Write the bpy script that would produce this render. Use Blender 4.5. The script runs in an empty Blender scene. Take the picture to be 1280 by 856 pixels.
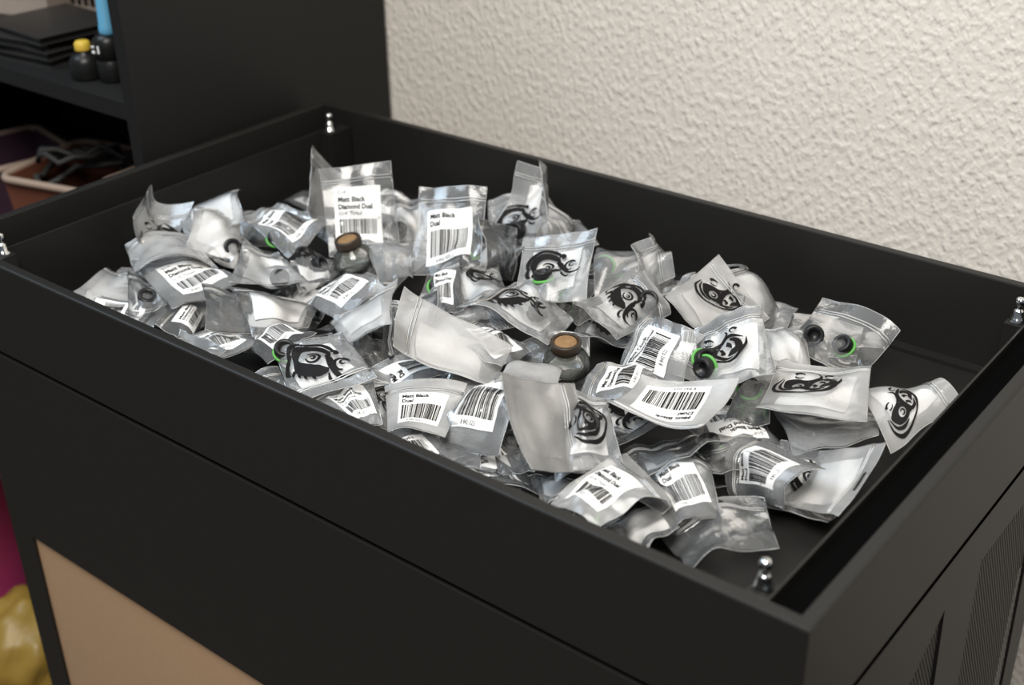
import bpy, bmesh, math, random
from mathutils import Vector, Euler, Matrix
from mathutils.geometry import tessellate_polygon

# ------------------------------------------------------------------ camera, world, light, exposure
SC = bpy.context.scene
COL = SC.collection
RIM = 0.78                     # height of the tray rim above the room floor (metres)

cam_data = bpy.data.cameras.new('camera')
cam = bpy.data.objects.new('camera', cam_data)
COL.objects.link(cam)
_R = [[0.782791, -0.285643, 0.552852], [0.622064, 0.382815, -0.683], [-0.016545, 0.878556, 0.477352]]
cam.matrix_world = Matrix(((_R[0][0], _R[0][1], _R[0][2], 0.24000),
                           (_R[1][0], _R[1][1], _R[1][2], -0.57985),
                           (_R[2][0], _R[2][1], _R[2][2], 0.53122 + RIM), (0, 0, 0, 1)))
cam_data.sensor_fit = 'HORIZONTAL'
cam_data.sensor_width = 36.0
cam_data.lens = 1605.04 / 1280 * 36
cam_data.clip_start = 0.02
cam_data.dof.use_dof = True
cam_data.dof.focus_distance = 1.16
cam_data.dof.aperture_fstop = 4.5
SC.camera = cam

world = bpy.data.worlds.new('room_ambience')
SC.world = world
world.use_nodes = True
world.node_tree.nodes['Background'].inputs['Color'].default_value = (0.80, 0.90, 1.0, 1)
world.node_tree.nodes['Background'].inputs['Strength'].default_value = 0.16

def window_light(name, loc, target, w, h, power, colour):
    l = bpy.data.lights.new(name, 'AREA')
    l.shape = 'RECTANGLE'; l.size = w; l.size_y = h; l.energy = power; l.color = colour
    o = bpy.data.objects.new(name, l); COL.objects.link(o)
    o.location = loc
    d = Vector(target) - Vector(loc)
    o.rotation_euler = d.to_track_quat('-Z', 'Y').to_euler()
    return o
# daylight through a window to the right of the table and a weaker, cooler one further left
window_light('window_daylight', (0.20, -1.00, RIM + 2.15), (-0.5, 0.35, RIM), 1.2, 1.3, 88, (1.0, 0.955, 0.89))
window_light('window_daylight_cool', (-1.9, -0.5, RIM + 2.0), (-0.5, 0.3, RIM), 1.2, 1.2, 34, (0.70, 0.85, 1.0))

SC.view_settings.view_transform = 'Standard'
SC.view_settings.look = 'None'
SC.view_settings.gamma = 1.0
SC.view_settings.exposure = -0.10
SC.view_settings.use_curve_mapping = False
try:
    SC.cycles.transparent_max_bounces = 24
    SC.cycles.max_bounces = 10
    SC.cycles.use_denoising = True
    SC.cycles.caustics_reflective = False
    SC.cycles.caustics_refractive = False
except Exception:
    pass

# ------------------------------------------------------------------ materials
def new_mat(name):
    m = bpy.data.materials.new(name); m.use_nodes = True
    nt = m.node_tree
    return m, nt, nt.nodes['Principled BSDF'], nt.nodes['Material Output']

def simple(name, col, rough=0.5, metal=0.0, spec=0.5, vary=0.0, scale=40.0, bump=0.0, bump_scale=200.0, transmission=0.0, ior=1.45):
    m, nt, b, out = new_mat(name)
    b.inputs['Base Color'].default_value = (*col, 1)
    b.inputs['Roughness'].default_value = rough
    b.inputs['Metallic'].default_value = metal
    b.inputs['Specular IOR Level'].default_value = spec
    b.inputs['Transmission Weight'].default_value = transmission
    b.inputs['IOR'].default_value = ior
    tc = nt.nodes.new('ShaderNodeTexCoord')
    if vary > 0:
        n = nt.nodes.new('ShaderNodeTexNoise'); n.inputs['Scale'].default_value = scale
        n.inputs['Detail'].default_value = 4
        nt.links.new(tc.outputs['Object'], n.inputs['Vector'])
        r = nt.nodes.new('ShaderNodeMix'); r.data_type = 'RGBA'
        r.inputs[6].default_value = (*[max(0, c * (1 - vary)) for c in col], 1)
        r.inputs[7].default_value = (*[min(1, c * (1 + vary)) for c in col], 1)
        nt.links.new(n.outputs['Fac'], r.inputs[0])
        nt.links.new(r.outputs[2], b.inputs['Base Color'])
    if bump > 0:
        n = nt.nodes.new('ShaderNodeTexNoise'); n.inputs['Scale'].default_value = bump_scale
        nt.links.new(tc.outputs['Object'], n.inputs['Vector'])
        bp = nt.nodes.new('ShaderNodeBump'); bp.inputs['Strength'].default_value = bump
        bp.inputs['Distance'].default_value = 0.001
        nt.links.new(n.outputs['Fac'], bp.inputs['Height'])
        nt.links.new(bp.outputs['Normal'], b.inputs['Normal'])
    return m

def film_mat(name, opacity, col, rough):
    """Polythene: mostly see-through sheet with a milky scatter and a soft gloss."""
    m, nt, b, out = new_mat(name)
    nt.nodes.remove(b)
    N = nt.nodes.new; Lk = nt.links.new
    geo = N('ShaderNodeNewGeometry')
    no = N('ShaderNodeTexNoise'); no.inputs['Scale'].default_value = 22; no.inputs['Detail'].default_value = 5
    Lk(geo.outputs['Position'], no.inputs['Vector'])
    mp = N('ShaderNodeMapRange')
    mp.inputs['From Min'].default_value = 0.3; mp.inputs['From Max'].default_value = 0.7
    mp.inputs['To Min'].default_value = opacity * 0.7; mp.inputs['To Max'].default_value = opacity * 1.3
    Lk(no.outputs['Fac'], mp.inputs['Value'])
    fine = N('ShaderNodeTexNoise'); fine.inputs['Scale'].default_value = 260; fine.inputs['Detail'].default_value = 3
    Lk(geo.outputs['Position'], fine.inputs['Vector'])
    bp = N('ShaderNodeBump'); bp.inputs['Strength'].default_value = 0.25; bp.inputs['Distance'].default_value = 0.0008
    Lk(fine.outputs['Fac'], bp.inputs['Height'])
    df = N('ShaderNodeBsdfDiffuse'); df.inputs['Color'].default_value = (*col, 1)
    tl = N('ShaderNodeBsdfTranslucent'); tl.inputs['Color'].default_value = (*col, 1)
    mx = N('ShaderNodeMixShader'); mx.inputs['Fac'].default_value = 0.22
    Lk(df.outputs[0], mx.inputs[1]); Lk(tl.outputs[0], mx.inputs[2])
    tr = N('ShaderNodeBsdfTransparent')
    m2 = N('ShaderNodeMixShader')
    Lk(mp.outputs['Result'], m2.inputs['Fac']); Lk(tr.outputs[0], m2.inputs[1]); Lk(mx.outputs[0], m2.inputs[2])
    gl = N('ShaderNodeBsdfGlossy'); gl.inputs['Roughness'].default_value = rough
    Lk(bp.outputs['Normal'], gl.inputs['Normal'])
    fr = N('ShaderNodeFresnel'); fr.inputs['IOR'].default_value = 1.5
    Lk(bp.outputs['Normal'], fr.inputs['Normal'])
    m3 = N('ShaderNodeMixShader')
    Lk(fr.outputs[0], m3.inputs['Fac']); Lk(m2.outputs[0], m3.inputs[1]); Lk(gl.outputs[0], m3.inputs[2])
    Lk(m3.outputs[0], out.inputs['Surface'])
    return m

def wall_mat():
    m, nt, b, out = new_mat('rough_plaster')
    N = nt.nodes.new; Lk = nt.links.new
    tc = N('ShaderNodeTexCoord')
    mp = N('ShaderNodeMapping'); mp.inputs['Scale'].default_value = (1.0, 1.0, 0.72)
    Lk(tc.outputs['Object'], mp.inputs['Vector'])
    a = N('ShaderNodeTexNoise'); a.inputs['Scale'].default_value = 150; a.inputs['Detail'].default_value = 1.2; a.inputs['Roughness'].default_value = 0.4
    c = N('ShaderNodeTexNoise'); c.inputs['Scale'].default_value = 9; c.inputs['Detail'].default_value = 3
    Lk(mp.outputs[0], a.inputs['Vector']); Lk(mp.outputs[0], c.inputs['Vector'])
    vo = N('ShaderNodeTexVoronoi'); vo.feature = 'SMOOTH_F1'; vo.inputs['Scale'].default_value = 105; vo.inputs['Smoothness'].default_value = 0.6
    wp = N('ShaderNodeMix'); wp.data_type = 'VECTOR'; wp.inputs[0].default_value = 0.006
    Lk(mp.outputs[0], wp.inputs[4]); Lk(a.outputs['Color'], wp.inputs[5])
    Lk(wp.outputs[1], vo.inputs['Vector'])
    ad = N('ShaderNodeMath'); ad.operation = 'MULTIPLY_ADD'; ad.inputs[1].default_value = -0.55
    Lk(vo.outputs['Distance'], ad.inputs[0]); Lk(a.outputs['Fac'], ad.inputs[2])
    r = N('ShaderNodeMapRange'); r.interpolation_type = 'SMOOTHSTEP'
    r.inputs['From Min'].default_value = 0.02; r.inputs['From Max'].default_value = 0.62
    Lk(ad.outputs[0], r.inputs['Value'])
    bp = N('ShaderNodeBump'); bp.inputs['Strength'].default_value = 0.75; bp.inputs['Distance'].default_value = 0.0016
    Lk(r.outputs['Result'], bp.inputs['Height']); Lk(bp.outputs['Normal'], b.inputs['Normal'])
    cr = N('ShaderNodeMix'); cr.data_type = 'RGBA'
    cr.inputs[6].default_value = (0.80, 0.745, 0.675, 1); cr.inputs[7].default_value = (0.87, 0.82, 0.75, 1)
    Lk(c.outputs['Fac'], cr.inputs[0]); Lk(cr.outputs[2], b.inputs['Base Color'])
    b.inputs['Roughness'].default_value = 0.9
    b.inputs['Specular IOR Level'].default_value = 0.2
    return m

M = dict(
    wall=wall_mat(),
    floor=simple('floor_boards', (0.10, 0.075, 0.055), 0.6, vary=0.3, scale=12),
    case=simple('black_powder_coat', (0.0138, 0.0132, 0.0122), 0.46, spec=0.42, vary=0.06, scale=60, bump=0.12, bump_scale=1400),
    deep=simple('plain_black_and_shade', (0.003, 0.003, 0.003), 1.0, spec=0.0),  # unlit black: shade in the end channels, also groove, vent backing and feet
    mesh=simple('mesh_black', (0.02, 0.02, 0.02), 0.45),
    beige=simple('beige_protective_paper', (0.52, 0.335, 0.20), 0.7, vary=0.05, scale=90),
    chrome=simple('chrome', (0.82, 0.83, 0.82), 0.12, metal=1.0),
    shelf=simple('black_laminate', (0.0120, 0.0116, 0.0112), 0.5, spec=0.36, bump=0.1, bump_scale=700),
    film0=film_mat('polythene_clear', 0.12, (0.92, 0.945, 0.96), 0.10),
    film1=film_mat('polythene_cloudy', 0.24, (0.92, 0.945, 0.965), 0.13),
    film2=film_mat('polythene_milky', 0.35, (0.95, 0.95, 0.945), 0.17),
    film3=film_mat('polythene_dense', 0.44, (0.96, 0.96, 0.955), 0.20),
    seam=film_mat('polythene_weld', 0.72, (0.88, 0.89, 0.89), 0.20),
    paper=simple('white_paper', (0.92, 0.92, 0.91), 0.7, vary=0.03, scale=120),
    ink=simple('black_ink', (0.008, 0.007, 0.007), 0.6, spec=0.2),
    fitting=simple('matt_black_fitting', (0.012, 0.012, 0.013), 0.38, spec=0.5),
    green=simple('green_rubber', (0.13, 0.43, 0.095), 0.45, spec=0.4),
    glass=film_mat('clear_glass', 0.09, (0.80, 0.86, 0.78), 0.04),
    cork=simple('brown_cork', (0.26, 0.15, 0.065), 0.7, vary=0.45, scale=220, bump=0.5, bump_scale=600),
    corkrim=simple('dark_cap_rim', (0.035, 0.024, 0.015), 0.4),
    blue=simple('blue_plastic', (0.10, 0.32, 0.50), 0.5),
    yellow=simple('yellow_plastic', (0.62, 0.42, 0.05), 0.5),
    darkplastic=simple('dark_plastic', (0.010, 0.010, 0.010), 0.35, spec=0.35),
    clearcase=simple('disc_case_plastic', (0.035, 0.033, 0.031), 0.25, spec=0.5),
    card=simple('pale_card', (0.46, 0.38, 0.32), 0.7, vary=0.08),
    brown=simple('terracotta_plastic', (0.15, 0.05, 0.027), 0.6, vary=0.1),
    cream=simple('cream_rim', (0.34, 0.25, 0.19), 0.6),
    purple=simple('purple_fabric', (0.045, 0.018, 0.035), 0.8),
    magenta=simple('magenta_plastic', (0.55, 0.06, 0.22), 0.45, vary=0.08),
    ochre=simple('yellow_crumpled_plastic', (0.30, 0.19, 0.035), 0.4, vary=0.2, scale=30),
    cable=simple('grey_cable', (0.05, 0.05, 0.047), 0.5),
    foliage=simple('dull_green_plastic', (0.05, 0.05, 0.035), 0.6),
)

# ------------------------------------------------------------------ helpers
def mesh_obj(name, verts, faces, mat, parent=None, smooth=False, loc=None, rot=None):
    me = bpy.data.meshes.new(name)
    me.from_pydata([tuple(v) for v in verts], [], faces)
    me.validate(); me.update()
    if mat is not None: me.materials.append(M[mat])
    if smooth: me.polygons.foreach_set('use_smooth', [True] * len(me.polygons))
    o = bpy.data.objects.new(name, me); COL.objects.link(o)
    if parent is not None: o.parent = parent
    if loc is not None: o.location = loc
    if rot is not None: o.rotation_euler = rot
    return o

def share_obj(name, me, parent, loc=(0, 0, 0), rot=(0, 0, 0)):
    o = bpy.data.objects.new(name, me); COL.objects.link(o); o.parent = parent
    o.location = loc; o.rotation_euler = rot
    return o

def thing(name, label, cat, loc=(0, 0, 0), rot=(0, 0, 0), group=None):
    o = bpy.data.objects.new(name, None); COL.objects.link(o)
    o.empty_display_size = 0.02
    o.location = loc; o.rotation_euler = rot
    o['label'] = label; o['category'] = cat
    if group: o['group'] = group
    return o

def tag(o, label, cat, group=None):
    o['label'] = label; o['category'] = cat
    if group: o['group'] = group
    return o

def box_data(x0, x1, y0, y1, z0, z1, bev=0.0):
    bm = bmesh.new()
    vs = [bm.verts.new((x, y, z)) for z in (z0, z1) for y in (y0, y1) for x in (x0, x1)]
    for f in ((0, 2, 3, 1), (4, 5, 7, 6), (0, 1, 5, 4), (2, 6, 7, 3), (1, 3, 7, 5), (0, 4, 6, 2)):
        bm.faces.new([vs[i] for i in f])
    if bev > 0:
        bmesh.ops.bevel(bm, geom=bm.edges[:], offset=bev, segments=2, affect='EDGES', profile=0.6)
    bm.verts.index_update()
    v = [tuple(q.co) for q in bm.verts]; f = [[q.index for q in p.verts] for p in bm.faces]
    bm.free()
    return v, f

def join(*parts):
    V, F = [], []
    for v, f in parts:
        n = len(V); V += list(v); F += [[i + n for i in q] for q in f]
    return V, F

def lathe_data(prof, seg=28, knurl=None):
    """prof: list of (r, z). knurl: dict {profile index: depth} alternates the radius."""
    V, F = [], []
    for k, (r, z) in enumerate(prof):
        for i in range(seg):
            rr = r
            if knurl and k in knurl and i % 2: rr = r - knurl[k]
            a = 2 * math.pi * i / seg
            V.append((rr * math.cos(a), rr * math.sin(a), z))
    for k in range(len(prof) - 1):
        for i in range(seg):
            j = (i + 1) % seg
            F.append([k * seg + i, k * seg + j, (k + 1) * seg + j, (k + 1) * seg + i])
    if prof[0][0] > 1e-6: F.append(list(range(seg))[::-1])
    if prof[-1][0] > 1e-6: F.append([(len(prof) - 1) * seg + i for i in range(seg)])
    return V, F

def tube_data(pts, r, seg=6, closed=False):
    V, F = [], []
    n = len(pts); pts = [Vector(p) for p in pts]
    up = Vector((0.13, 0.21, 0.97)).normalized()
    for i, p in enumerate(pts):
        a = pts[i - 1] if (i > 0 or closed) else pts[i]
        b = pts[(i + 1) % n] if (i < n - 1 or closed) else pts[i]
        t = (b - a)
        if t.length < 1e-9: t = Vector((1, 0, 0))
        t.normalize()
        s = t.cross(up)
        if s.length < 1e-4: s = t.cross(Vector((1, 0, 0)))
        s.normalize(); u = s.cross(t)
        for k in range(seg):
            an = 2 * math.pi * k / seg
            V.append(p + (s * math.cos(an) + u * math.sin(an)) * r)
    for i in range(n if closed else n - 1):
        for k in range(seg):
            l = (k + 1) % seg; j = (i + 1) % n
            F.append([i * seg + k, i * seg + l, j * seg + l, j * seg + k])
    if not closed:
        F.append(list(range(seg))[::-1]); F.append([(n - 1) * seg + k for k in range(seg)])
    return V, F

# ------------------------------------------------------------------ the setting
def structure(o):
    o['kind'] = 'structure'; return o
WALL_Y = 0.72
structure(mesh_obj('wall_back', *box_data(-3.2, 3.0, WALL_Y, WALL_Y + 0.1, 0, 2.9), 'wall'))
structure(mesh_obj('floor', *box_data(-3.2, 3.0, -3.0, WALL_Y + 0.1, -0.05, 0), 'floor'))

# ------------------------------------------------------------------ the black case that carries the tray
W = 0.5605; RW = 0.0114; LEDGE = 0.019; INS = 0.0457; GZ = 0.1097; FZ = 0.0965
case = thing('computer_case', 'long matt black steel case with open top tray beside the plaster wall', 'case', (-0.5, 0.28, 0))
CX0, CY0 = -0.5, 0.28
def C(v): return [(x - CX0, y - CY0, z) for x, y, z in v]
def case_part(name, data, mat, smooth=False):
    return mesh_obj(name, C(data[0]), data[1], mat, case, smooth)

def ring_data(profile, x0=-1.0, x1=0.0, y0=0.0, y1=W):
    V, F = [], []
    for ins, z in profile:
        V += [(x0 + ins, y0 + ins, z), (x1 - ins, y0 + ins, z), (x1 - ins, y1 - ins, z), (x0 + ins, y1 - ins, z)]
    n = len(profile)
    for k in range(n):
        kk = (k + 1) % n
        for i in range(4):
            j = (i + 1) % 4
            F.append([k * 4 + i, k * 4 + j, kk * 4 + j, kk * 4 + i])
    return V, F
case_part('upper_frame', ring_data([(0, RIM - GZ + .0022), (0, RIM - .0022), (.0006, RIM - .0008), (.002, RIM - .0002), (.003, RIM),
                                    (RW - .0015, RIM), (RW - .0004, RIM - .0005), (RW, RIM - .0018), (RW, RIM - GZ + .0022)]), 'case')
case_part('shadow_groove', ring_data([(.004, RIM - GZ - .008), (.004, RIM - GZ + .006), (.009, RIM - GZ + .006), (.009, RIM - GZ - .008)]), 'deep')
case_part('tray_floor', box_data(-1 + INS, -INS, RW + .0005, W - RW - .0005, RIM - FZ - .003, RIM - FZ), 'case')
case_part('back_flange', box_data(-1 + INS, -INS, W - RW - .013, W - RW - .0003, RIM - FZ + .0002, RIM - FZ + .004), 'case')
for x0, x1 in ((-1 + INS - .0022, -1 + INS), (-INS, -INS + .0022)):
    case_part('divider_panel', box_data(x0, x1, RW + .0005, W - RW - .0005, RIM - .30, RIM - LEDGE, .0004), 'case')
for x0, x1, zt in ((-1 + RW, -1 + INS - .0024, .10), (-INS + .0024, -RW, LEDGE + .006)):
    case_part('channel_shade_fill', box_data(x0, x1, RW, W - RW, RIM - .30, RIM - zt), 'deep')['label'] = 'added black fill standing for shade in the end channel'  # added block, its black colour stands for the shade of the deep channel
# lower front panel with its window opening
BT = RIM - GZ - .0040; FL = -0.986
wx0, wx1, wz0, wz1 = -0.944, -0.06, 0.09, RIM - 0.360
fp = join(box_data(FL, wx0, 0, .004, .02, BT), box_data(wx1, 0, 0, .004, .02, BT),
          box_data(wx0, wx1, 0, .004, wz1, BT), box_data(wx0, wx1, 0, .004, .02, wz0))
case_part('front_panel', fp, 'case')
case_part('window_panel', box_data(wx0 - .006, wx1 + .006, .0035, .0075, wz0 - .006, wz1 + .006), 'beige')['label'] = 'beige protective paper over the side window'
case_part('left_panel', box_data(FL, FL + .004, .0045, W, .02, BT), 'case')
case_part('back_panel', box_data(FL + .005, -.016, W - .004, W, .02, BT), 'case')
case_part('base_plate', box_data(FL + .005, -.016, .009, W - .005, .02, .026), 'case')
# end panel with two cut-outs backed by perforated mesh
holes = [[(.3505, RIM - .1650), (.352, RIM - .60), (.535, RIM - .60), (.513, RIM - .300), (.505, RIM - .1650)],
         [(.2705, RIM - .1650), (.120, RIM - .262), (.120, RIM - .60), (.300, RIM - .60), (.279, RIM - .254)]]
outer = [(.0045, .02), (W - .0005, .02), (W - .0005, BT), (.0045, BT)]
polys = [[Vector((0, y, z)) for y, z in p] for p in [outer] + holes]
flat = [v for p in polys for v in p]
tris = tessellate_polygon(polys)
pv = [tuple(v) for v in flat]; pf = [list(t) for t in tris]
base = len(outer)
for h in holes:
    n = len(h); b0 = len(pv)
    pv += [(-.003, y, z) for y, z in h]
    pf += [[base + i, base + (i + 1) % n, b0 + (i + 1) % n, b0 + i] for i in range(n)]
    base += n
case_part('end_panel', (pv, pf), 'case')
def inside(pt, poly):
    c = False; x, y = pt; j = len(poly) - 1
    for i in range(len(poly)):
        xi, yi = poly[i]; xj, yj = poly[j]
        if (yi > y) != (yj > y) and x < (xj - xi) * (y - yi) / (yj - yi) + xi: c = not c
        j = i
    return c
pitch = .0052
for h in holes:
    V, F = [], []
    r_i = pitch * .34; r_o = pitch / math.sqrt(3)
    zz = .17; row = 0
    while zz < RIM - .16:
        yy = .11 + (pitch / 2 if row % 2 else 0)
        while yy < .545:
            if zz > .25 and inside((yy, zz), h):
                b0 = len(V)
                for k in range(6):
                    a = math.pi / 6 + k * math.pi / 3
                    V.append((-.0022, yy + r_o * math.cos(a), zz + r_o * math.sin(a)))
                for k in range(6):
                    a = math.pi / 6 + k * math.pi / 3
                    V.append((-.0022, yy + r_i * math.cos(a), zz + r_i * math.sin(a)))
                for k in range(6):
                    l = (k + 1) % 6
                    F.append([b0 + k, b0 + l, b0 + 6 + l, b0 + 6 + k])
            yy += pitch
        zz += pitch * math.sqrt(3) / 2; row += 1
    o = case_part('vent_mesh', (V, F), 'mesh'); o['kind'] = 'stuff'
    o['label'] = 'fine perforated black metal mesh'
case_part('vent_backing', box_data(-.016, -.014, .01, W - .01, .03, BT), 'deep')
# corner posts with their chrome ball studs
stud = lathe_data([(.0075, 0), (.0078, .002), (.0052, .0035), (.0048, .0105), (.0038, .012), (.0024, .0128), (.0023, .0150),
                   (.0034, .0162), (.0044, .0182), (.0047, .0202), (.0042, .0224), (.0028, .0240), (0.0, .0247)], 20)
for x in (-.0535, -.9465):
    for y in (.0425, W - .0425):
        sx = 1 if x > -.5 else -1; sy = 1 if y > .28 else -1
        case_part('corner_post', box_data(x - .009, x + .009, y - .009 - (.020 if sy < 0 else 0), y + .009 + (.020 if sy > 0 else 0), RIM - FZ, RIM - .0205, .0006), 'case')
        o = mesh_obj('ball_stud', stud[0], stud[1], 'chrome', case, True, (x - CX0, y - CY0, RIM - .0205))
        o['label'] = 'chrome ball stud'
for x in (-.93, -.06):
    for y in (.06, W - .06):
        case_part('foot', box_data(x - .025, x + .025, y - .025, y + .025, 0, .02, .002), 'deep')

# ------------------------------------------------------------------ the black bookcase behind the left end
bk = thing('bookcase', 'tall black bookcase against the wall left of the case', 'bookcase', (-1.45, .5, 0))
def B(d): return ([(x + 1.45, y - .5, z) for x, y, z in d[0]], d[1])
BX1 = -1.024; BX0 = -1.90; BY0 = .283; BY1 = .712; S1 = RIM + .0603; S2 = RIM - .245
def bk_part(name, d, mat='shelf'):
    d = B(d); return mesh_obj(name, d[0], d[1], mat, bk)
bk_part('side_panel', box_data(BX1 - .020, BX1, BY0, BY1, 0, 1.95, .0008))
bk_part('side_panel', box_data(BX0, BX0 + .020, BY0, BY1, 0, 1.95, .0008))
bk_part('back_panel', box_data(BX0 + .0205, BX1 - .0205, BY1 - .006, BY1, .01, 1.94))
for z in (.10, S2, S1, RIM + .42, RIM + .80, 1.95):
    bk_part('shelf', box_data(BX0 + .0205, BX1 - .0205, BY0 + .002, BY1 - .0065, z - .022, z, .0006))

# things on the shelves
jc = box_data(-.071, .071, -.0625, .0625, 0, .0098, .0006)
for k, (dx, dy, rz, lb) in enumerate([(0, 0, .10, 'bottom disc case of the dark stack on the upper shelf'),
                                      (.004, .003, .02, 'second disc case from the bottom of the dark shelf stack'),
                                      (-.008, -.002, .16, 'third disc case from the bottom of the dark shelf stack'),
                                      (.006, .004, -.06, 'topmost disc case of the dark stack on the upper shelf')]):
    t = thing('disc_case', lb, 'disc case', (-1.318 + dx, .372 + dy, S1 + k * .0102), (0, 0, rz), 'disc cases on the shelf')
    mesh_obj('tray_insert', *box_data(-.058, .068, -.060, .060, .0012, .0085), 'darkplastic', t)
    mesh_obj('lid', *join(box_data(-.071, .071, -.0625, .0625, .0086, .0099, .0003), box_data(-.071, -.0595, -.0625, .0625, .0, .0085, .0003), box_data(-.0594, .071, -.0625, .0625, 0, .0011)), 'clearcase', t)
t = thing('card_box', 'pale cardboard box behind the disc cases at the frame edge', 'box', (-1.545, .475, S1), (0, 0, .25))
mesh_obj('carton', *box_data(-.085, .075, -.03, .03, 0, .09, .001), 'card', t)
mesh_obj('flap', *box_data(-.085, .075, -.0312, -.0302, .058, .0905), 'cream', t)
t = thing('printed_box', 'small pale box with dark print behind the disc cases', 'box', (-1.455, .535, S1), (0, 0, .12))
mesh_obj('carton', *box_data(-.032, .032, -.02, .02, 0, .07, .001), 'card', t)
mesh_obj('print', *join(*[box_data(-.024 + i * .014, -.024 + i * .014 + .009, -.0206, -.0201, .012, .045) for i in range(4)]), 'darkplastic', t)

t = thing('yellow_capped_bottle', 'small dark bottle with a yellow cap on the upper shelf', 'bottle', (-1.170, .322, S1))
mesh_obj('bottle', *lathe_data([(.0185, 0), (.020, .003), (.020, .022), (.016, .029), (.009, .033), (.009, .036)], 24), 'darkplastic', t, True)
mesh_obj('cap', *lathe_data([(.0098, .0352), (.0102, .037), (.0098, .0445), (.0075, .047), (0, .0475)], 24), 'yellow', t, True)
t = thing('blue_topped_pot', 'black pot holding a tall blue tube beside the yellow-capped bottle', 'pot', (-1.134, .335, S1))
mesh_obj('pot', *lathe_data([(.016, 0), (.0175, .002), (.0175, .026), (.0165, .027), (.0165, .030), (.0185, .031), (.0185, .052), (.014, .057), (.0095, .060)], 28), 'darkplastic', t, True)
mesh_obj('blue_tube', *lathe_data([(.0098, .059), (.0102, .062), (.0102, .069), (.0096, .070), (.0086, .135), (.0075, .137), (0, .1375)], 24), 'blue', t, True, rot=(.0, .05, 0))
mk = join(box_data(-.0075, -.0035, 0, .0004, .045, .0475), box_data(-.0075, -.0035, 0, .0004, .038, .0415), box_data(.0005, .0028, 0, .0004, .038, .0475))
mesh_obj('mark', [(x - .004, y - .0187, z) for x, y, z in mk[0]], mk[1], 'paper', t, rot=(0, 0, .35))

def bin_thing(name, label, x, y, w, d, h, mat, rz=0.0, rim='cream'):
    t = thing(name, label, 'bin', (x, y, S2), (0, 0, rz), 'bins on the lower shelf')
    th = .003
    taper = .88
    def rect(s, z, off): return [(-(w / 2 - off) * s, -(d / 2 - off) * s, z), ((w / 2 - off) * s, -(d / 2 - off) * s, z), ((w / 2 - off) * s, (d / 2 - off) * s, z), (-(w / 2 - off) * s, (d / 2 - off) * s, z)]
    V = rect(taper, 0, 0) + rect(1, h, 0) + rect(1, h, th) + rect(taper, th, th)
    F = [[3, 2, 1, 0]] + [[k * 4 + i, k * 4 + (i + 1) % 4, k * 4 + 4 + (i + 1) % 4, k * 4 + 4 + i] for k in range(3) for i in range(4)] + [[12, 13, 14, 15]]
    mesh_obj('tub', V, F, mat, t)
    prof = [(w / 2, d / 2)]
    pts = []
    rr = .02
    for cx, cy, a0 in ((w / 2 - rr + .004, d / 2 - rr + .004, 0), (-w / 2 + rr - .004, d / 2 - rr + .004, 90), (-w / 2 + rr - .004, -d / 2 + rr - .004, 180), (w / 2 - rr + .004, -d / 2 + rr - .004, 270)):
        for k in range(5):
            a = math.radians(a0 + k * 22.5); pts.append((cx + rr * math.cos(a), cy + rr * math.sin(a), h))
    mesh_obj('rim', *tube_data(pts, .0055, 8, True), rim, t, True)
    return t
bin_thing('storage_bin', 'terracotta bin with thick cream rim on the lower shelf', -1.345, .40, .15, .16, .125, 'brown', .25)
bin_thing('storage_bin', 'dark purple bin with pale rim at the far left of the lower shelf', -1.550, .395, .15, .16, .105, 'purple', -.20)
bin_thing('storage_bin', 'orange-brown bin next to the bookcase side panel', -1.115, .40, .115, .17, .165, 'brown', .05)
rng = random.Random(5)
for k, (x, y, lb) in enumerate([(-1.345, .40, 'tangle of grey cable in the cream-rimmed terracotta bin'), (-1.213, .42, 'tangle of dark cable between the two terracotta bins')]):
    pts = []
    for i in range(90):
        a = i * .45
        pts.append(((.045, .024)[k] * math.cos(a) * (1 + .3 * math.sin(i * .37)), .05 * math.sin(a * 1.07), .012 + (.125 if k == 0 else .10) * (.5 + .5 * math.sin(i * .13 + k)) + .02 * rng.random()))
    o = mesh_obj('cable_tangle', *tube_data(pts, .0045, 6), 'cable' if k == 0 else 'foliage', None, True, (x, y, S2 + .004))
    tag(o, lb, 'cable')

# things on the floor left of the case
t = thing('magenta_bucket', 'magenta plastic bucket on the floor left of the case', 'bucket', (-1.372, .150, 0))
mesh_obj('bucket', *lathe_data([(.055, 0), (.070, .004), (.084, .018), (.092, .045), (.112, .30), (.118, .302), (.118, .312), (.108, .312), (.088, .05), (.06, .02), (0, .018)], 40), 'magenta', t, True)
hp = [(.118 * math.cos(a), .118 * math.sin(a) * .35 - .07, .30 - .09 * math.sin(a)) for a in [math.pi * i / 20 for i in range(21)]]
mesh_obj('handle', *tube_data(hp, .003, 6), 'chrome', t, True)
bm = bmesh.new(); bmesh.ops.create_icosphere(bm, subdivisions=4, radius=1)
rg = random.Random(3)
dirs = [(Vector((rg.uniform(-1, 1), rg.uniform(-1, 1), rg.uniform(-1, 1))), rg.uniform(3, 9), rg.uniform(0, 6)) for _ in range(9)]
for v in bm.verts:
    k = 1 + sum(.05 * (abs(math.sin(v.co.dot(d) * f + p)) - .5) for d, f, p in dirs)
    v.co = Vector((v.co.x * .085 * k, v.co.y * .075 * k, max(v.co.z * .075 * k + .058, 0.0)))
me = bpy.data.meshes.new('yellow_bag'); bm.to_mesh(me); bm.free(); me.materials.append(M['ochre']); me.polygons.foreach_set('use_smooth', [True] * len(me.polygons))
o = bpy.data.objects.new('yellow_bag', me); COL.objects.link(o); o.location = (-1.195, .085, .0)
tag(o, 'crumpled yellow plastic bag on the floor below the magenta bucket', 'bag')

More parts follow.
